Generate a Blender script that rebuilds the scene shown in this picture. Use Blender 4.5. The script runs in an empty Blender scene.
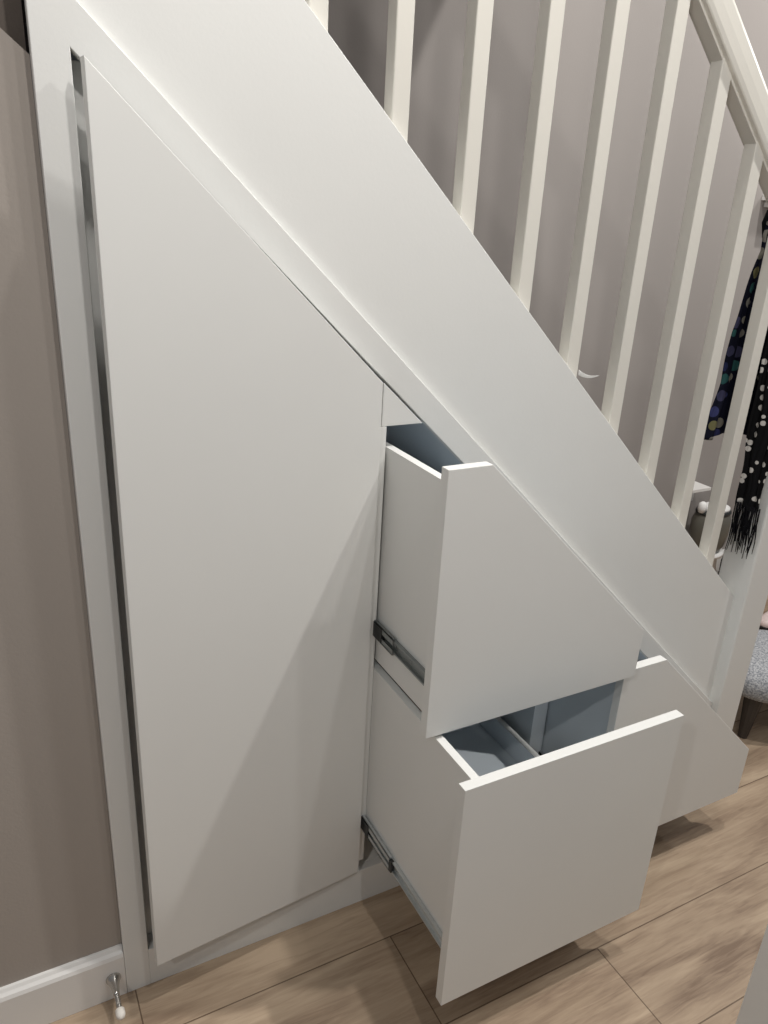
import bpy, bmesh, math, random
from mathutils import Vector, Matrix
random.seed(7)
SC = bpy.context.scene
COL = SC.collection
K = 0.9405                      # stair pitch (drop per metre)

# ------------------------------------------------------------------ materials
def new_mat(name):
    m = bpy.data.materials.new(name); m.use_nodes = True
    nt = m.node_tree; b = nt.nodes['Principled BSDF']
    return m, nt, b
def paint(name, col, rough=0.5, var=0.02, bump=0.02, spec=0.4, scale=6.0, metal=0.0):
    m, nt, b = new_mat(name)
    tc = nt.nodes.new('ShaderNodeTexCoord')
    n = nt.nodes.new('ShaderNodeTexNoise'); n.inputs['Scale'].default_value = scale; n.inputs['Detail'].default_value = 4
    nt.links.new(tc.outputs['Object'], n.inputs['Vector'])
    r = nt.nodes.new('ShaderNodeValToRGB')
    a = tuple(max(0, c * (1 - var)) for c in col); z = tuple(min(1, c * (1 + var)) for c in col)
    r.color_ramp.elements[0].color = (*a, 1); r.color_ramp.elements[1].color = (*z, 1)
    nt.links.new(n.outputs['Fac'], r.inputs['Fac']); nt.links.new(r.outputs['Color'], b.inputs['Base Color'])
    b.inputs['Roughness'].default_value = rough; b.inputs['Metallic'].default_value = metal
    b.inputs['Specular IOR Level'].default_value = spec
    if bump:
        n2 = nt.nodes.new('ShaderNodeTexNoise'); n2.inputs['Scale'].default_value = 180; n2.inputs['Detail'].default_value = 2
        nt.links.new(tc.outputs['Object'], n2.inputs['Vector'])
        bp = nt.nodes.new('ShaderNodeBump'); bp.inputs['Strength'].default_value = bump; bp.inputs['Distance'].default_value = 0.002
        nt.links.new(n2.outputs['Fac'], bp.inputs['Height']); nt.links.new(bp.outputs['Normal'], b.inputs['Normal'])
    return m
M = {}
M['white'] = paint('white_satin_board', (0.78, 0.785, 0.765), 0.42, spec=0.35)
M['frame'] = paint('white_painted_frame', (0.785, 0.79, 0.77), 0.5, 0.02, 0.06)
M['gloss'] = paint('cream_white_gloss_paint', (0.75, 0.73, 0.67), 0.35, 0.03, 0.05)
M['inner_shade'] = paint('white_board_inside_shade', (0.62, 0.68, 0.73), 0.55)  # white board with the cool shade inside the drawers put into its colour
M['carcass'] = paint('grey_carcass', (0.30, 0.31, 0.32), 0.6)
M['wall'] = paint('taupe_grey_wall', (0.365, 0.34, 0.325), 0.85, 0.03, 0.15, 0.2, 3)
M['wall_l'] = paint('warm_taupe_wall', (0.40, 0.36, 0.325), 0.85, 0.03, 0.15, 0.2, 3)
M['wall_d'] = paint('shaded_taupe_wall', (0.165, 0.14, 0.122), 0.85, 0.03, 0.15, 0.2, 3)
M['skirt'] = paint('white_skirting_gloss', (0.80, 0.79, 0.77), 0.3, 0.02, 0.03)
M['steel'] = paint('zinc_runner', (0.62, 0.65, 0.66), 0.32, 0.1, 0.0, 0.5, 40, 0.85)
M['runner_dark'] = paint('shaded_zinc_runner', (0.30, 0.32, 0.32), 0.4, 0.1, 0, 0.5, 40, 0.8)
M['darkmetal'] = paint('black_runner_end', (0.02, 0.022, 0.022), 0.4, 0.2, 0, 0.5)
M['chrome'] = paint('brushed_nickel', (0.55, 0.53, 0.50), 0.25, 0.1, 0, 0.5, 60, 0.9)
M['rubber'] = paint('white_rubber', (0.8, 0.77, 0.72), 0.6)
M['carpet'] = paint('grey_carpet', (0.25, 0.23, 0.22), 0.95, 0.2, 0.6, 0.1, 60)
M['dark'] = paint('dark_brown_wood', (0.055, 0.045, 0.038), 0.5, 0.2)
M['grey'] = paint('smoky_grey_plastic', (0.13, 0.125, 0.105), 0.35, 0.05)
M['black'] = paint('black_cloth', (0.008, 0.008, 0.01), 0.9, 0.3, 0.3, 0.1)
M['paper'] = paint('white_paper', (0.85, 0.85, 0.84), 0.7)
M['tread_rubber'] = paint('black_sole', (0.01, 0.01, 0.01), 0.7)
M['pink'] = paint('pale_pink_leather', (0.72, 0.60, 0.58), 0.5)

def floor_mat():
    m, nt, b = new_mat('oak_laminate_planks')
    N = nt.nodes; Lk = nt.links
    def mt(op, a, c=None, d=None):
        n = N.new('ShaderNodeMath'); n.operation = op
        for i, v in enumerate((a, c, d)):
            if v is None: continue
            if isinstance(v, (int, float)): n.inputs[i].default_value = v
            else: Lk.new(v, n.inputs[i])
        return n.outputs[0]
    tc = N.new('ShaderNodeTexCoord'); sp = N.new('ShaderNodeSeparateXYZ'); Lk.new(tc.outputs['Object'], sp.inputs[0])
    X, Y = sp.outputs[0], sp.outputs[1]
    ry = mt('DIVIDE', mt('ADD', Y, 0.112), 0.2225)
    row = mt('FLOOR', ry); fy = mt('SUBTRACT', ry, row)
    off = mt('ADD', mt('MULTIPLY', row, -0.405), mt('MULTIPLY', mt('GREATER_THAN', row, -0.5), -0.125))
    rx = mt('DIVIDE', mt('SUBTRACT', mt('SUBTRACT', X, 0.14), off), 1.285)
    colm = mt('FLOOR', rx); fx = mt('SUBTRACT', rx, colm)
    ey = mt('MINIMUM', fy, mt('SUBTRACT', 1.0, fy)); ex = mt('MINIMUM', fx, mt('SUBTRACT', 1.0, fx))
    sy = mt('LESS_THAN', mt('MULTIPLY', ey, 0.2225), 0.0014); sx = mt('LESS_THAN', mt('MULTIPLY', ex, 1.285), 0.0014)
    seam = mt('MAXIMUM', sx, sy)
    wn = N.new('ShaderNodeTexWhiteNoise'); wn.noise_dimensions = '2D'
    cb = N.new('ShaderNodeCombineXYZ'); Lk.new(row, cb.inputs[0]); Lk.new(colm, cb.inputs[1]); Lk.new(cb.outputs[0], wn.inputs[0])
    # stretched grain, shifted per plank
    g = N.new('ShaderNodeCombineXYZ')
    Lk.new(mt('ADD', mt('MULTIPLY', X, 1.1), mt('MULTIPLY', wn.outputs['Value'], 13.0)), g.inputs[0])
    Lk.new(mt('ADD', mt('MULTIPLY', Y, 7.0), mt('MULTIPLY', wn.outputs['Value'], 31.0)), g.inputs[1])
    n1 = N.new('ShaderNodeTexNoise'); n1.inputs['Scale'].default_value = 1.7; n1.inputs['Detail'].default_value = 5
    n1.inputs['Distortion'].default_value = 0.9; Lk.new(g.outputs[0], n1.inputs['Vector'])
    g2 = N.new('ShaderNodeCombineXYZ'); Lk.new(mt('MULTIPLY', X, 6.0), g2.inputs[0]); Lk.new(mt('MULTIPLY', Y, 70.0), g2.inputs[1])
    n2 = N.new('ShaderNodeTexNoise'); n2.inputs['Scale'].default_value = 1.6; n2.inputs['Detail'].default_value = 6
    n2.inputs['Distortion'].default_value = 1.2; Lk.new(g2.outputs[0], n2.inputs['Vector'])
    r = N.new('ShaderNodeValToRGB'); e = r.color_ramp.elements
    e[0].position = 0.34; e[0].color = (0.225, 0.150, 0.098, 1)
    e[1].position = 0.65; e[1].color = (0.520, 0.395, 0.272, 1)
    k = r.color_ramp.elements.new(0.48); k.color = (0.385, 0.280, 0.188, 1)
    f = mt('ADD', mt('MULTIPLY', n1.outputs['Fac'], 0.72), mt('MULTIPLY', n2.outputs['Fac'], 0.28))
    Lk.new(f, r.inputs['Fac'])
    hs = N.new('ShaderNodeHueSaturation'); Lk.new(r.outputs['Color'], hs.inputs['Color'])
    hs.inputs['Saturation'].default_value = 0.92
    Lk.new(mt('ADD', 0.84, mt('MULTIPLY', wn.outputs['Value'], 0.22)), hs.inputs['Value'])
    mx = N.new('ShaderNodeMix'); mx.data_type = 'RGBA'
    Lk.new(mt('MULTIPLY', seam, 0.75), mx.inputs[0]); Lk.new(hs.outputs['Color'], mx.inputs[6]); mx.inputs[7].default_value = (0.07, 0.04, 0.022, 1)
    Lk.new(mx.outputs[2], b.inputs['Base Color'])
    b.inputs['Roughness'].default_value = 0.42; b.inputs['Specular IOR Level'].default_value = 0.35
    bp = N.new('ShaderNodeBump'); bp.inputs['Strength'].default_value = 0.25; bp.inputs['Distance'].default_value = 0.001
    Lk.new(mt('SUBTRACT', n2.outputs['Fac'], mt('MULTIPLY', seam, 2.0)), bp.inputs['Height']); Lk.new(bp.outputs['Normal'], b.inputs['Normal'])
    return m
M['floor'] = floor_mat()

def dots_mat(name, base, cols, scale, rad, jitter=0.5, ax=(1, 0, 1)):
    m, nt, b = new_mat(name); N = nt.nodes; Lk = nt.links
    tc = N.new('ShaderNodeTexCoord'); mp = N.new('ShaderNodeMapping'); mp.inputs['Scale'].default_value = ax
    Lk.new(tc.outputs['Object'], mp.inputs['Vector'])
    v = N.new('ShaderNodeTexVoronoi'); v.inputs['Scale'].default_value = scale; v.inputs['Randomness'].default_value = jitter
    Lk.new(mp.outputs[0], v.inputs['Vector'])
    lt = N.new('ShaderNodeMath'); lt.operation = 'LESS_THAN'; Lk.new(v.outputs['Distance'], lt.inputs[0]); lt.inputs[1].default_value = rad
    sp = N.new('ShaderNodeSeparateColor'); Lk.new(v.outputs['Color'], sp.inputs[0])
    r = N.new('ShaderNodeValToRGB'); r.color_ramp.interpolation = 'CONSTANT'
    for i, c in enumerate(cols):
        el = r.color_ramp.elements[i] if i < 2 else r.color_ramp.elements.new(i / len(cols))
        el.position = i / len(cols); el.color = (*c, 1)
    Lk.new(sp.outputs[0], r.inputs['Fac'])
    mx = N.new('ShaderNodeMix'); mx.data_type = 'RGBA'; Lk.new(lt.outputs[0], mx.inputs[0])
    mx.inputs[6].default_value = (*base, 1); Lk.new(r.outputs['Color'], mx.inputs[7]); Lk.new(mx.outputs[2], b.inputs['Base Color'])
    b.inputs['Roughness'].default_value = 0.9; b.inputs['Specular IOR Level'].default_value = 0.1
    return m
M['scarf_blue'] = dots_mat('navy_spotted_cloth', (0.008, 0.009, 0.02),
    [(0.04, 0.045, 0.13), (0.22, 0.21, 0.18), (0.025, 0.03, 0.09), (0.17, 0.16, 0.08), (0.22, 0.21, 0.19), (0.03, 0.10, 0.10), (0.05, 0.05, 0.10)], 27, 0.38, 0.4)
M['scarf_black'] = dots_mat('black_white_spotted_cloth', (0.008, 0.008, 0.009), [(0.6, 0.58, 0.55), (0.5, 0.49, 0.46)], 44, 0.33, 0.6, (0, 1, 1))

def tweed_mat():
    m, nt, b = new_mat('grey_tweed'); N = nt.nodes; Lk = nt.links
    tc = N.new('ShaderNodeTexCoord'); n = N.new('ShaderNodeTexNoise'); n.inputs['Scale'].default_value = 190; n.inputs['Detail'].default_value = 3
    Lk.new(tc.outputs['Object'], n.inputs['Vector'])
    r = N.new('ShaderNodeValToRGB'); r.color_ramp.elements[0].position = 0.38; r.color_ramp.elements[1].position = 0.62
    r.color_ramp.elements[0].color = (0.22, 0.235, 0.26, 1); r.color_ramp.elements[1].color = (0.50, 0.51, 0.53, 1)
    Lk.new(n.outputs['Fac'], r.inputs['Fac']); Lk.new(r.outputs['Color'], b.inputs['Base Color'])
    b.inputs['Roughness'].default_value = 0.95
    bp = N.new('ShaderNodeBump'); bp.inputs['Strength'].default_value = 0.5; bp.inputs['Distance'].default_value = 0.004
    Lk.new(n.outputs['Fac'], bp.inputs['Height']); Lk.new(bp.outputs['Normal'], b.inputs['Normal'])
    return m
M['tweed'] = tweed_mat()

# ------------------------------------------------------------------ geometry helpers
def obj(name, bm, mat, parent=None, bevel=0.0, smooth=False, seg=2):
    me = bpy.data.meshes.new(name)
    bmesh.ops.recalc_face_normals(bm, faces=bm.faces)
    bm.to_mesh(me); bm.free()
    if smooth:
        for p in me.polygons: p.use_smooth = True
    me.materials.append(mat)
    o = bpy.data.objects.new(name, me); COL.objects.link(o)
    if parent: o.parent = parent
    if bevel:
        md = o.modifiers.new('bevel', 'BEVEL'); md.width = bevel; md.segments = seg; md.limit_method = 'ANGLE'; md.angle_limit = math.radians(40)
        md.harden_normals = False
    return o
def box(bm, x0, x1, y0, y1, z0, z1):
    v = [bm.verts.new((x, y, z)) for z in (z0, z1) for y in (y0, y1) for x in (x0, x1)]
    for f in ((0, 1, 3, 2), (4, 6, 7, 5), (0, 4, 5, 1), (2, 3, 7, 6), (0, 2, 6, 4), (1, 5, 7, 3)):
        bm.faces.new([v[i] for i in f])
def prism_xz(bm, pts, y0, y1):
    a = [bm.verts.new((x, y0, z)) for x, z in pts]; b = [bm.verts.new((x, y1, z)) for x, z in pts]
    bm.faces.new(a); bm.faces.new(b[::-1]); n = len(pts)
    for i in range(n): bm.faces.new((a[i], a[(i + 1) % n], b[(i + 1) % n], b[i]))
def prism_yz(bm, pts, x0, x1):
    a = [bm.verts.new((x0, y, z)) for y, z in pts]; b = [bm.verts.new((x1, y, z)) for y, z in pts]
    bm.faces.new(a); bm.faces.new(b[::-1]); n = len(pts)
    for i in range(n): bm.faces.new((a[i], a[(i + 1) % n], b[(i + 1) % n], b[i]))
def tube(bm, path, radii, n=14, cap=True):
    rings = []
    for i, p in enumerate(path):
        p = Vector(p)
        d = (Vector(path[min(i + 1, len(path) - 1)]) - Vector(path[max(i - 1, 0)])).normalized()
        u = d.orthogonal().normalized() if not rings else (U - d * U.dot(d)).normalized()
        U = u; w = d.cross(u)
        r = radii[i] if isinstance(radii, (list, tuple)) else radii
        rings.append([bm.verts.new(p + (u * math.cos(t) + w * math.sin(t)) * r) for t in [2 * math.pi * k / n for k in range(n)]])
    for a, b in zip(rings, rings[1:]):
        for k in range(n): bm.faces.new((a[k], a[(k + 1) % n], b[(k + 1) % n], b[k]))
    if cap: bm.faces.new(rings[0][::-1]); bm.faces.new(rings[-1])
def lathe(bm, prof, c=(0, 0, 0), n=32, sx=1, sy=1):
    rings = [[bm.verts.new((c[0] + r * math.cos(2 * math.pi * k / n) * sx, c[1] + r * math.sin(2 * math.pi * k / n) * sy, c[2] + z)) for k in range(n)] for r, z in prof]
    for a, b in zip(rings, rings[1:]):
        for k in range(n): bm.faces.new((a[k], a[(k + 1) % n], b[(k + 1) % n], b[k]))
    bm.faces.new(rings[0][::-1]); bm.faces.new(rings[-1])
def B(): return bmesh.new()
def thing(name, label, cat, loc=(0, 0, 0), group=None):
    o = bpy.data.objects.new(name, None); COL.objects.link(o); o.location = loc; o.empty_display_size = 0.05
    o['label'] = label; o['category'] = cat
    if group: o['group'] = group
    return o
def tag(o, label, cat, group=None):
    o['label'] = label; o['category'] = cat
    if group: o['group'] = group
    return o
def struct(name, bm, mat, bevel=0.0):
    o = obj(name, bm, mat, None, bevel); o['kind'] = 'structure'; return o

# ------------------------------------------------------------------ the room
bm = B(); box(bm, -1.6, 4.2, -2.6, 0.97, -0.03, 0.0); struct('floor', bm, M['floor'])
bm = B(); box(bm, -1.6, 4.2, 0.95, 1.05, 0.0, 3.6); struct('wall_back', bm, M['wall'])
bm = B(); box(bm, 1.80, 4.2, 0.934, 0.95, 0, 0.12); struct('baseboard_back', bm, M['skirt'], 0.003)
bm = B(); box(bm, -1.6, 1.4, 0.10, 0.95, 2.6, 2.65); struct('shade_slab', bm, M['frame'])  # slab added over the stairs to keep the high lamps off the wall
# left wall, top cut along a shadow edge; the darker panel behind paints that shade
bm = B(); prism_xz(bm, [(-1.6, 0), (-0.0005, 0), (-0.0005, 1.662), (-1.6, 2.99)], 0.018, 0.05); struct('wall_left', bm, M['wall_l'])
bm = B(); box(bm, -1.6, -0.0005, 0.055, 0.10, 1.3, 3.6); struct('wall_left_shade', bm, M['wall_d'])
bm = B(); prism_yz(bm, [(0.018, 0), (0.0, 0), (0.0, 0.103), (0.003, 0.110), (0.009, 0.114), (0.013, 0.120), (0.018, 0.121)], -1.6, -0.0005)
struct('baseboard_left', bm, M['skirt'], 0.0012)

# ------------------------------------------------------------------ staircase
stairs = thing('staircase', 'white painted staircase with square balusters, sloping string board and handrail', 'staircase', (1.69, 0.03, 0))
def rel(o, t):  # keep world coordinates while parenting to a moved empty
    o.matrix_parent_inverse = Matrix.Translation(t.location).inverted(); return o
h2 = 2.1185; h1 = 1.7809; h0 = 1.7166
bm = B(); prism_xz(bm, [(-0.35, h1 + K * 0.35), (-0.35, h2 + K * 0.35), (1.70, h2 - K * 1.70 - 0.0), (1.70, h1 - K * 1.70 - 0.05), (1.60, h1 - K * 1.60 - 0.05)], 0.013, 0.058)
rel(obj('string_board', bm, M['frame'], stairs, 0.0015), stairs)
# steps behind the string
bm = B(); rise, going = 0.188, 0.2
for i in range(2, 10):
    z1 = rise * (i + 1); xr = (h2 - 0.07 - z1) / K
    box(bm, xr - going - 0.0, xr + 0.02, 0.06, 0.94, z1 - 0.03, z1)
    box(bm, xr - 0.015, xr, 0.06, 0.94, z1 - rise, z1 - 0.03)
rel(obj('carpeted_steps', bm, M['carpet'], stairs), stairs)
# balusters
hb = 2.973; hc = 3.0526
xb, pt, w, yb = 0.3786, 0.1432, 0.031, 0.0275
for i in range(-3, 9):
    x = xb + pt * i - (0.004 if i >= 8 else 0) + (0.0015 * (3 - i) if i > 3 else 0)
    bm = B()
    def zt(xx): return hb - K * xx + 0.004
    def zb_(xx): return h2 - K * xx - 0.012
    prism_xz(bm, [(x, zb_(x)), (x + w, zb_(x + w)), (x + w, zt(x + w)), (x, zt(x))], yb, yb + w)
    rel(obj('baluster', bm, M['gloss'], stairs, 0.0018), stairs)
    # filler strip between spindles under the rail
    xa, xe = x + w, x + pt
    bm = B(); prism_xz(bm, [(xa, hb - K * xa + 0.004), (xe, hb - K * xe + 0.004), (xe, hb - K * xe - 0.007), (xa, hb - K * xa - 0.007)], yb + 0.001, yb + w - 0.001)
    rel(obj('rail_fillet', bm, M['gloss'], stairs, 0.001), stairs)
    # bead of sealant round the foot of each spindle
    bm = B()
    s0, s1 = x - 0.003, x + w + 0.003
    prism_xz(bm, [(s0, h2 - K * s0 - 0.001), (s1, h2 - K * s1 - 0.001), (s1, h2 - K * s1 + 0.004), (s0, h2 - K * s0 + 0.004)], yb - 0.005, yb + w + 0.003)
    rel(obj('sealant_bead', bm, M['skirt'], stairs, 0.002), stairs)
# handrail: rounded profile swept down the slope
yc = 0.0435
prof = [(-0.0235, 0.0), (-0.0255, 0.003), (-0.0275, 0.014), (-0.0285, 0.040), (-0.0280, 0.068), (-0.0255, 0.077), (-0.018, 0.083), (-0.008, 0.085)]
prof = prof + [(-a, b) for a, b in prof[::-1]]
bm = B()
rings = []
for x in (-0.6, 1.66):
    rings.append([bm.verts.new((x, yc + a, hb - K * x + c * 1.0)) for a, c in prof])
n = len(prof)
for k in range(n): bm.faces.new((rings[0][k], rings[0][(k + 1) % n], rings[1][(k + 1) % n], rings[1][k]))
bm.faces.new(rings[0]); bm.faces.new(rings[1][::-1])
rel(obj('handrail', bm, M['gloss'], stairs, 0.001), stairs)
# newel post with a cap
bm = B(); box(bm, 1.644, 1.742, -0.02, 0.078, 0.0, 1.58)
rel(obj('newel_post', bm, M['frame'], stairs, 0.005), stairs)
bm = B(); box(bm, 1.632, 1.754, -0.032, 0.090, 1.58, 1.60); box(bm, 1.652, 1.734, -0.012, 0.070, 1.60, 1.635)
rel(obj('newel_cap', bm, M['gloss'], stairs, 0.004), stairs)

# ------------------------------------------------------------------ fitted storage under the stairs
unit = thing('under_stair_cabinet', 'white fitted under stair storage unit, slanting door ajar and three drawers pulled out', 'cabinet', (0.8, 0.0, 0))
U_ = unit
bm = B()   # face frame: stile, slanting rail, right filler
A = 0.0463
xr = 1.6435
z_pl = 0.097
def top(x, h): return h - K * x
prism_xz(bm, [(0, 0), (A, 0), (A, top(A, h0)), (1.54, top(1.54, h0)), (1.54, z_pl), (xr, z_pl), (xr, top(xr, h1)), (0, top(0, h1))], 0.0, 0.019)
rel(obj('face_frame', bm, M['frame'], unit, 0.0012), unit)
bm = B(); box(bm, A, xr, 0.0, 0.019, 0, z_pl); box(bm, A + .001, xr, 0.019, 0.3, z_pl - 0.018, z_pl)
rel(obj('plinth', bm, M['frame'], unit, 0.001), unit)
# fixed triangular filler above the top drawer
xf0, zf = 0.5170, 1.145
bm = B(); prism_xz(bm, [(xf0, zf), ((h0 - zf) / K - 0.006, zf), (xf0, top(xf0, h0) - 0.006)], 0.0, 0.019)
rel(obj('corner_filler', bm, M['white'], unit, 0.0008), unit)
# carcass
D = 0.62
bm = B()
box(bm, 0.036, 0.0625, 0.036, D, z_pl, top(0.05, h0) - 0.005)
rel(obj('side_panel', bm, M['white'], unit, 0.0008), unit)
bm = B(); box(bm, 0.5125, 0.5275, 0.0, 0.0195, 0.128, 1.1445); box(bm, 0.5125, 0.5275, 0.0195, D, z_pl, 1.1445)
rel(obj('divider', bm, M['white'], unit, 0.0008), unit)
bm = B(); box(bm, 0.992, 1.034, 0.0195, D, z_pl, top(1.034, h0) - 0.02)
rel(obj('divider', bm, M['inner_shade'], unit, 0.0008), unit)
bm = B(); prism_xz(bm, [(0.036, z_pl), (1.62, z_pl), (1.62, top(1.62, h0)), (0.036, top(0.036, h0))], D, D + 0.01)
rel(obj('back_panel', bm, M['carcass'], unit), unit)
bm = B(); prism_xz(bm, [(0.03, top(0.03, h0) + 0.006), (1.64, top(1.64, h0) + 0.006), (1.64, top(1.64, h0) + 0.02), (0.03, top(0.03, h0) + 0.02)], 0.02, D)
rel(obj('sloping_lining', bm, M['inner_shade'], unit), unit)

# door: hinged on the right, left edge standing proud
def door():
    zb = 0.107; gap = 0.010
    xl, xr_ = 0.0, 0.447                      # local, hinge at right
    # local slope: x is measured along the leaf
    W = xr_ - xl
    hx, hy = 0.5105, -0.010
    lx, ly = 0.0540, -0.052
    ang = math.atan2(ly - hy, lx - hx)       # direction from hinge to free edge
    e = Vector((math.cos(ang), math.sin(ang), 0)); nrm = Vector((-e.y, e.x, 0))
    if nrm.y < 0: nrm = -nrm                # into the cupboard
    L = math.hypot(lx - hx, ly - hy)
    zl = top(lx, h0) - gap + 0.004; zr = top(hx, h0) - gap
    o = Vector((hx, hy, 0))
    q = [(0, zb), (L, zb), (L, zl), (0, zr)]
    bm = B(); f = []; g = []
    for d, z in q:
        p = o + e * d + Vector((0, 0, z)); f.append(bm.verts.new(p)); g.append(bm.verts.new(p + nrm * 0.019))
    bm.faces.new(f); bm.faces.new(g[::-1])
    for i in range(4): bm.faces.new((f[i], f[(i + 1) % 4], g[(i + 1) % 4], g[i]))
    dr = rel(obj('door', bm, M['white'], unit, 0.001), unit)
    for z in (0.26, 1.02):
        bm = B(); box(bm, 0.462, 0.499, 0.012, 0.030, z, z + 0.05)
        tube(bm, [(0.478, 0.010, z + 0.025), (0.478, 0.030, z + 0.025)], 0.016)
        h = obj('hinge', bm, M['steel'], dr)
    return dr
door()

def drawer(x0, x1, y, z0, ztop, hs, side_z0, left_h, right_h, rz, depth=0.52, xi=0.0, has_runner=True, catch=True, rmat='steel', shade_left=False):
    """front face at y; board 20 mm; box behind it; hs = slope line height (or None)"""
    T = 0.020
    if hs and hs - K * x1 < ztop:
        pts = [(x0, z0), (x1, z0), (x1, hs - K * x1), ((hs - ztop) / K, ztop), (x0, ztop)]
    else: pts = [(x0, z0), (x1, z0), (x1, ztop), (x0, ztop)]
    s0, s1 = x0 + 0.018 + xi, x1 - 0.026
    yb0, yb1 = y + T, y + T + depth
    bm = B()
    box(bm, s0, s0 + 0.016, yb0, yb1, side_z0, left_h)                        # left side
    box(bm, s1 - 0.016, s1, yb0, yb1, side_z0, right_h)                       # right side
    bh = min(left_h, right_h + 0.0)
    box(bm, s0 + 0.016, s1 - 0.016, yb1 - 0.016, yb1, side_z0, bh)            # back
    box(bm, s0 + 0.016, s1 - 0.016, yb0, yb1 - 0.016, side_z0 + 0.008, side_z0 + 0.018)  # bottom
    bm.normal_update()
    bmesh.ops.recalc_face_normals(bm, faces=bm.faces)
    for f in bm.faces:
        c = f.calc_center_median(); nn = f.normal
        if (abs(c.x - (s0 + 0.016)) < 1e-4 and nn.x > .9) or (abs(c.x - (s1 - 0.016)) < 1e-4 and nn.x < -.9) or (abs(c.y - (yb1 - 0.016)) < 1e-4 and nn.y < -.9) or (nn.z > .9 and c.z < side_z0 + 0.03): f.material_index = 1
        if shade_left and abs(c.x - s0) < 1e-4: f.material_index = 1  # this outer face takes the painted shade colour too
    d = obj('drawer', bm, M['white'], unit, 0.0007); rel(d, unit); d.data.materials.append(M['inner_shade'])
    inv = Matrix.Translation(unit.location).inverted()
    bm = B(); prism_xz(bm, pts, y, y + T)
    fp = obj('front_panel', bm, M['white'], d, 0.0009)
    if has_runner:
        for s in (-1, 1):
            xa = s0 - 0.0115 if s < 0 else s1 + 0.0005
            bm = B()
            # moving member: channel with rolled lips
            box(bm, xa + (0.009 if s < 0 else 0), xa + (0.011 if s < 0 else 0.002), yb0, yb0 + 0.40, rz - 0.013, rz + 0.013)
            a, b2 = (xa + 0.003, xa + 0.011) if s < 0 else (xa, xa + 0.008)
            box(bm, a, b2, yb0, yb0 + 0.40, rz + 0.010, rz + 0.0135)
            box(bm, a, b2, yb0, yb0 + 0.40, rz - 0.0135, rz - 0.010)
            for k in range(5):
                yy = yb0 + 0.03 + k * 0.06
                c = xa + 0.0085 if s < 0 else xa + 0.0025
                tube(bm, [(c - 0.001, yy, rz), (c + 0.001, yy, rz)], 0.004, 10)
            r = obj('drawer_runner', bm, M[rmat], d, 0.0004)
            # middle member
            bm = B(); a, b2 = (xa + 0.001, xa + 0.007) if s < 0 else (xa + 0.005, xa + 0.011)
            ym = yb0 + (yb1 - yb0) * 0.0 + abs(y) * 0.60
            box(bm, a, b2, ym, ym + 0.36, rz - 0.018, rz - 0.0145); box(bm, a, b2, ym, ym + 0.36, rz + 0.0145, rz + 0.018)
            box(bm, a, a + 0.0015, ym, ym + 0.36, rz - 0.018, rz - 0.006); box(bm, a, a + 0.0015, ym, ym + 0.36, rz + 0.004, rz + 0.018)
            r = obj('runner_slide', bm, M[rmat], d, 0.0004)
            bm = B(); a, b2 = (xa - 0.0005, xa + 0.008) if s < 0 else (xa + 0.004, xa + 0.0115)
            box(bm, a, b2, -0.034, 0.02, rz - 0.016, rz + 0.016)
            r = obj('runner_stop', bm, M['darkmetal'], d, 0.0005)
            if catch:
                bm = B(); box(bm, a, b2, ym - 0.010, ym, rz - 0.014, rz + 0.014)
                r = obj('runner_catch', bm, M['darkmetal'], d, 0.0005)
    return d
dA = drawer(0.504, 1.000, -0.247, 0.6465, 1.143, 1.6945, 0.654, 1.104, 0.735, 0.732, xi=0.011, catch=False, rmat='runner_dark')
dA['label'] = 'upper drawer with a slanting front, open above the low drawer'
dB = drawer(0.503, 1.002, -0.377, 0.136, 0.638, None, 0.222, 0.6375, 0.300, 0.241, depth=0.56, xi=0.007)
dB['label'] = 'square-fronted drawer pulled furthest out, below the slanting one'
dC = drawer(1.006, 1.513, -0.217, 0.135, 0.6366, 1.6964, 0.215, 0.60, 0.26, 0.235, xi=0.014, shade_left=True)
dC['label'] = 'rightmost drawer with a five-sided slanting front beside the newel post'

# ------------------------------------------------------------------ door stop on the skirting
ds = thing('door_stop', 'small nickel spring door stop with white rubber tip on the skirting board', 'door stop', (-0.024, 0.0, 0.056))
bm = B(); tube(bm, [(0, -0.0005, 0), (0, -0.003, 0), (0, -0.006, 0), (0, -0.018, 0), (0, -0.034, 0), (0, -0.040, 0)], [0.0145, 0.0145, 0.0125, 0.0085, 0.0062, 0.0055], 24)
obj('mounting_base', bm, M['chrome'], ds, 0.0, True)
bm = B(); path = []
for k in range(16 * 10):
    t = k / 10; path.append((0.0044 * math.cos(t * 2 * math.pi), -0.036 - t * 0.0024, 0.0044 * math.sin(t * 2 * math.pi)))
tube(bm, path, 0.0011, 6); tube(bm, [(0, -0.036, 0), (0, -0.074, 0)], 0.0036, 10)
obj('spring', bm, M['chrome'], ds, 0, True)
bm = B(); tube(bm, [(0, -0.070, 0), (0, -0.072, 0), (0, -0.083, 0), (0, -0.088, 0), (0, -0.091, 0)], [0.006, 0.0088, 0.0090, 0.007, 0.002], 18)
obj('rubber_tip', bm, M['rubber'], ds, 0, True)

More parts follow.
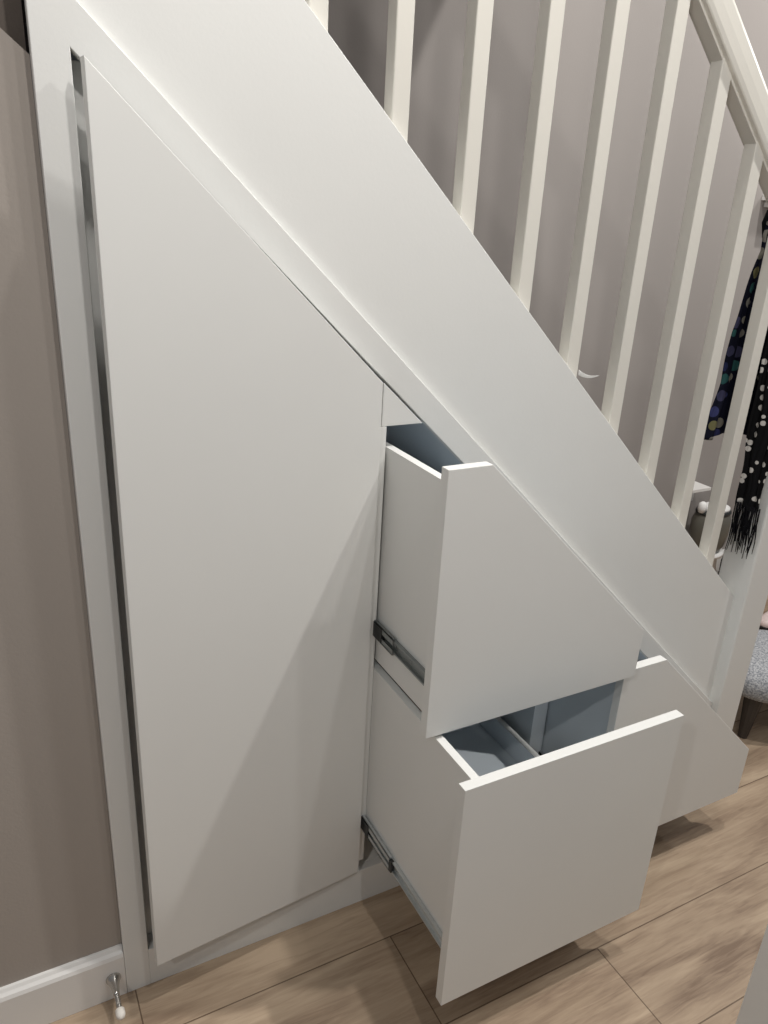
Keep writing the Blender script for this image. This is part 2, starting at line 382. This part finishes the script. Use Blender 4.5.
# ------------------------------------------------------------------ scrap of paper tucked behind the spindles
bm = B(); nu, nv = 12, 4; g = []
for i in range(nu + 1):
    u = i / nu; wd = 0.011 * (1 - u) ** 0.8 + 0.0005
    g.append([bm.verts.new((1.030 + 0.072 * u, 0.078 + 0.012 * u, 1.192 + 0.010 * (1 - u) ** 2 + wd * (j / nv - 0.35) - 0.004 * math.sin(u * 3))) for j in range(nv + 1)])
for i in range(nu):
    for j in range(nv): bm.faces.new((g[i][j], g[i + 1][j], g[i + 1][j + 1], g[i][j + 1]))
pp = obj('paper_scrap', bm, M['paper'], None, 0, True); md = pp.modifiers.new('thick', 'SOLIDIFY'); md.thickness = 0.001
tag(pp, 'curled white scrap of paper poking out behind the balusters', 'paper')

# ------------------------------------------------------------------ wall shelf and the two scarves hung over the handrail end
rail = thing('wall_shelf', 'white wall shelf on the back wall seen past the end of the handrail', 'shelf', (2.9, 0.95, 1.6))
bm = B(); box(bm, -0.29, 0.8, -0.10, 0, 0.018, 0.040); obj('shelf_board', bm, M['skirt'], rail, 0.002)
bm = B(); box(bm, -0.27, 0.78, -0.020, 0, -0.005, 0.018); obj('batten', bm, M['skirt'], rail, 0.002)

def cloth(rows, c, nfold, amp, seed, nx=44, sub=10, axis='x'):
    rnd = random.Random(seed); ph = [rnd.uniform(0, 6.28) for _ in range(6)]
    bm = B(); g = []
    for k in range(len(rows) - 1):
        for s in range(sub + (k == len(rows) - 2)):
            t = s / sub; a, b = rows[k], rows[k + 1]
            z = a[0] + (b[0] - a[0]) * t; xl = a[1] + (b[1] - a[1]) * t; xr = a[2] + (b[2] - a[2]) * t
            row = []
            for i in range(nx + 1):
                u = i / nx
                off = amp * (math.sin(u * nfold * 6.28 + ph[0] + z * 1.5) + 0.5 * math.sin(u * nfold * 14 + ph[1] - z * 4))
                p = xl + (xr - xl) * u + 0.003 * math.sin(z * 33 + u * 5 + ph[2]); zz = z + 0.008 * math.sin(u * 9 + ph[3]) * (k + t) / len(rows)
                row.append(bm.verts.new((p, c + off, zz) if axis == 'x' else (c + off, p, zz)))
            g.append(row)
    for a, b in zip(g, g[1:]):
        for i in range(nx): bm.faces.new((a[i], a[i + 1], b[i + 1], b[i]))
    return bm
rows = [(1.585, 1.575, 1.64), (1.53, 1.562, 1.67), (1.497, 1.556, 1.69), (1.464, 1.562, 1.70), (1.418, 1.551, 1.70), (1.337, 1.534, 1.71), (1.277, 1.524, 1.71), (1.154, 1.524, 1.715), (1.078, 1.506, 1.72), (1.010, 1.506, 1.72)]
o = obj('spotted_scarf', cloth(rows, 0.112, 3, 0.006, 3), M['scarf_blue'], None, 0, True)
md = o.modifiers.new('thick', 'SOLIDIFY'); md.thickness = 0.003
tag(o, 'dark navy scarf with blue, grey and green spots, hanging behind the last baluster', 'scarf')
bm = B(); lathe(bm, [(0.008, -0.045), (0.026, -0.034), (0.035, 0.0), (0.028, 0.028), (0.008, 0.036)], (1.60, 0.112, 1.525), 24, 1, 0.7)
kn = obj('gathered_top', bm, M['black'], o, 0, True)

sc = thing('fringed_scarf', 'black scarf with white spots and a long tasselled fringe, hanging against the newel post', 'scarf', (1.617, 0.03, 1.4))
rows = [(1.40, 0.075, 0.010), (1.26, 0.074, 0.0), (1.13, 0.076, -0.008), (1.00, 0.068, -0.012), (0.90, 0.060, -0.014), (0.835, 0.055, -0.014)]
o = obj('cloth', cloth(rows, 1.620, 2, 0.004, 5, axis='y'), M['scarf_black'], sc, 0, True); rel(o, sc)
md = o.modifiers.new('thick', 'SOLIDIFY'); md.thickness = 0.003
bm = B(); rnd = random.Random(4)
for k in range(34):
    u = k / 33 + rnd.uniform(-.02, .02); y = 0.055 - 0.069 * u; ln = rnd.uniform(0.075, 0.15); z0_ = 0.842
    ph = rnd.uniform(0, 6.28); dy = rnd.uniform(-0.012, 0.004); xx = 1.620 + rnd.uniform(-0.007, 0.007)
    tube(bm, [(xx + 0.002 * math.sin(ph + 6 * t), y + dy * t + 0.002 * math.cos(ph + 6 * t), z0_ - ln * t) for t in (0, .25, .5, .75, 1)], [0.0016, 0.0014, 0.0018, 0.0014, 0.0008], 5)
rel(obj('fringe', bm, M['black'], sc, 0, True), sc)

# ------------------------------------------------------------------ grey canister with wall bracket behind the stair foot
vc = thing('canister', 'smoky grey rounded canister with white top, standing by the back wall', 'canister', (2.59, 0.84, 0.0))
vc.scale = (1, 1, 0.94)
bm = B()
lathe(bm, [(0.055, 0.215), (0.075, 0.25), (0.088, 0.31), (0.088, 0.37), (0.075, 0.41)], (0, 0, 0), 28, 1.05, 0.8)
obj('body', bm, M['grey'], vc, 0.002, True)
bm = B(); lathe(bm, [(0.078, 0.410), (0.080, 0.416), (0.076, 0.424)], (0, 0, 0), 28, 1.05, 0.8); obj('black_collar', bm, M['darkmetal'], vc, 0, True)
bm = B(); lathe(bm, [(0.068, 0.424), (0.064, 0.436), (0.045, 0.446), (0.01, 0.449)], (0.01, 0, 0), 28, 1.0, 0.8); obj('lid', bm, M['paper'], vc, 0, True)
bm = B(); lathe(bm, [(0.014, 0.42), (0.019, 0.44), (0.016, 0.462), (0.006, 0.470)], (-0.075, 0, 0.0), 16); obj('knob', bm, M['paper'], vc, 0, True)
bm = B(); lathe(bm, [(0.075, 0.0), (0.082, 0.01), (0.06, 0.20), (0.085, 0.205), (0.085, 0.222), (0.055, 0.222)], (0, 0, 0), 28, 1.05, 0.8); obj('base', bm, M['skirt'], vc, 0, True)
wb = obj('wall_bracket', B(), M['skirt'])
bm = B(); box(bm, 2.46, 2.57, 0.86, 0.95, 0.480, 0.492); box(bm, 2.46, 2.57, 0.938, 0.95, 0.405, 0.48)
prism_yz(bm, [(0.938, 0.42), (0.938, 0.48), (0.88, 0.48)], 2.50, 2.512)
bm.to_mesh(wb.data); bm.free()
tag(wb, 'small white shelf bracket on the back wall above the grey canister', 'bracket')

# ------------------------------------------------------------------ dark patterned bag on the floor beyond
bg = thing('shoe_bag', 'small dark patterned bag on the floor behind the last baluster', 'bag', (2.80, 0.83, 0.0))
bm = B(); lathe(bm, [(0.05, 0.0), (0.07, 0.02), (0.072, 0.12), (0.055, 0.19), (0.03, 0.21)], (0, 0, 0), 20, 1, 0.7); obj('body', bm, M['scarf_black'], bg, 0, True)
bm = B(); tube(bm, [(-0.035, 0, 0.20), (-0.03, 0, 0.25), (0, 0, 0.275), (0.03, 0, 0.25), (0.035, 0, 0.20)], 0.005, 8); obj('strap', bm, M['black'], bg, 0, True)

# ------------------------------------------------------------------ tweed footstool by the newel
fs = thing('footstool', 'grey tweed footstool with dark tapered legs on the floor beyond the newel post', 'footstool', (2.045, 0.10, 0))
bm = B(); lathe(bm, [(0.15, 0.155), (0.185, 0.160), (0.20, 0.18), (0.20, 0.215), (0.185, 0.240), (0.14, 0.255), (0.05, 0.26)], (0, 0, 0), 48, 1, 0.85)
obj('cushion', bm, M['tweed'], fs, 0, True)
for a in (205, 335, 25, 155):
    r = math.radians(a); cx, cy = 0.135 * math.cos(r), 0.11 * math.sin(r)
    bm = B(); tube(bm, [(cx * 1.12, cy * 1.12, 0), (cx * 0.9, cy * 0.9, 0.175)], [0.014, 0.034], 12)
    obj('leg', bm, M['dark'], fs, 0, False)

# ------------------------------------------------------------------ pale shoe further back
sh = thing('shoe', 'pale pink shoe with a black sole on the floor at the right edge', 'shoe', (2.70, 0.50, 0))
def shoe_outline(s): return [(-0.13, 0.0), (-0.115, 0.036), (-0.03, 0.040), (0.06, 0.030), (0.12, 0.034), (0.135, 0.0), (0.12, -0.034), (0.06, -0.030), (-0.03, -0.040), (-0.115, -0.036)]
bm = B(); pts = shoe_outline(1)
a = [bm.verts.new((x, y, 0)) for x, y in pts]; b = [bm.verts.new((x, y, 0.016)) for x, y in pts]
bm.faces.new(a[::-1]); bm.faces.new(b)
for i in range(10): bm.faces.new((a[i], a[(i + 1) % 10], b[(i + 1) % 10], b[i]))
obj('sole', bm, M['tread_rubber'], sh, 0.002)
bm = B(); rings = []
for z, s, x0 in ((0.016, 0.97, 0), (0.035, 0.98, 0), (0.055, 0.80, 0.02), (0.075, 0.55, 0.045), (0.085, 0.42, 0.06)):
    rings.append([bm.verts.new((x * s + x0, y * s, z)) for x, y in pts])
for p_, q_ in zip(rings, rings[1:]):
    for i in range(10): bm.faces.new((p_[i], p_[(i + 1) % 10], q_[(i + 1) % 10], q_[i]))
u = obj('upper', bm, M['pink'], sh, 0, True); md = u.modifiers.new('s', 'SUBSURF'); md.levels = 2; md.render_levels = 2

# ------------------------------------------------------------------ white door edge, lower right corner, shaped as a low cupboard to cast less shadow
lc = thing('low_door_edge', 'edge of a white door in the near foreground, bottom right, built low as a cupboard', 'cupboard', (0.79, -0.733, 0))
bm = B(); box(bm, 0, 0.018, -0.32, 0.0, 0, 0.66); obj('side_panel', bm, M['frame'], lc, 0.002)
bm = B(); box(bm, 0.4, 0.418, -0.32, 0.0, 0, 0.66); obj('side_panel', bm, M['frame'], lc, 0.002)
bm = B(); box(bm, 0.018, 0.4, -0.32, -0.30, 0.07, 0.655); obj('door', bm, M['frame'], lc, 0.002)
bm = B(); box(bm, 0.018, 0.4, -0.02, -0.004, 0, 0.66); obj('back_panel', bm, M['frame'], lc, 0.001)
bm = B(); box(bm, -0.005, 0.423, -0.33, 0.002, 0.66, 0.68); obj('worktop', bm, M['frame'], lc, 0.003)

# ------------------------------------------------------------------ lights
def lamp(name, loc, power, col=(1, 0.93, 0.84), r=0.03, spot=None, aim=None):
    l = bpy.data.lights.new(name, 'SPOT' if spot else 'POINT'); l.energy = power; l.color = col; l.shadow_soft_size = r
    if spot: l.spot_size = math.radians(spot); l.spot_blend = 0.6
    o = bpy.data.objects.new(name, l); COL.objects.link(o); o.location = loc
    if aim: o.rotation_euler = (Vector(aim) - Vector(loc)).to_track_quat('-Z', 'Y').to_euler()
    return o
WL = (1.0, 0.965, 0.92)
lamp('downlight_near_drawers', (0.98, -0.95, 2.4), 13, WL)
lamp('downlight_left', (0.42, -1.05, 2.4), 24, WL)
lamp('downlight_far_left', (-1.2, -1.6, 2.4), 37, WL)
lamp('stairwell_light', (2.31, -0.90, 4.6), 290, WL, 0.05)
lamp('overhead_fill', (1.15, -0.62, 4.4), 160, WL, 0.05)  # lamp added overhead to brighten drawer tops and floor
lamp('hall_light', (3.1, 0.2, 2.45), 24, WL, 0.06)
w = bpy.data.worlds.new('room_ambient'); SC.world = w; w.use_nodes = True
bgn = w.node_tree.nodes['Background']; bgn.inputs[0].default_value = (0.93, 0.95, 1.0, 1); bgn.inputs[1].default_value = 0.15

# ------------------------------------------------------------------ camera
cd = bpy.data.cameras.new('camera'); cam = bpy.data.objects.new('camera', cd); COL.objects.link(cam)
R = Vector((0.88578315, -0.46128277, 0.05105306)); Up = Vector((0.12677917, 0.34632365, 0.929509)); F = Vector((0.44644737, 0.81687094, -0.3652487))
cam.matrix_world = Matrix(((R.x, Up.x, -F.x, -0.1053), (R.y, Up.y, -F.y, -1.1649), (R.z, Up.z, -F.z, 1.5), (0, 0, 0, 1)))
cd.sensor_fit = 'VERTICAL'; cd.sensor_height = 24; cd.lens = 24 * 760.866 / 1024; cd.clip_start = 0.02
SC.camera = cam
SC.view_settings.view_transform = 'Standard'; SC.view_settings.look = 'None'; SC.view_settings.exposure = 0.0
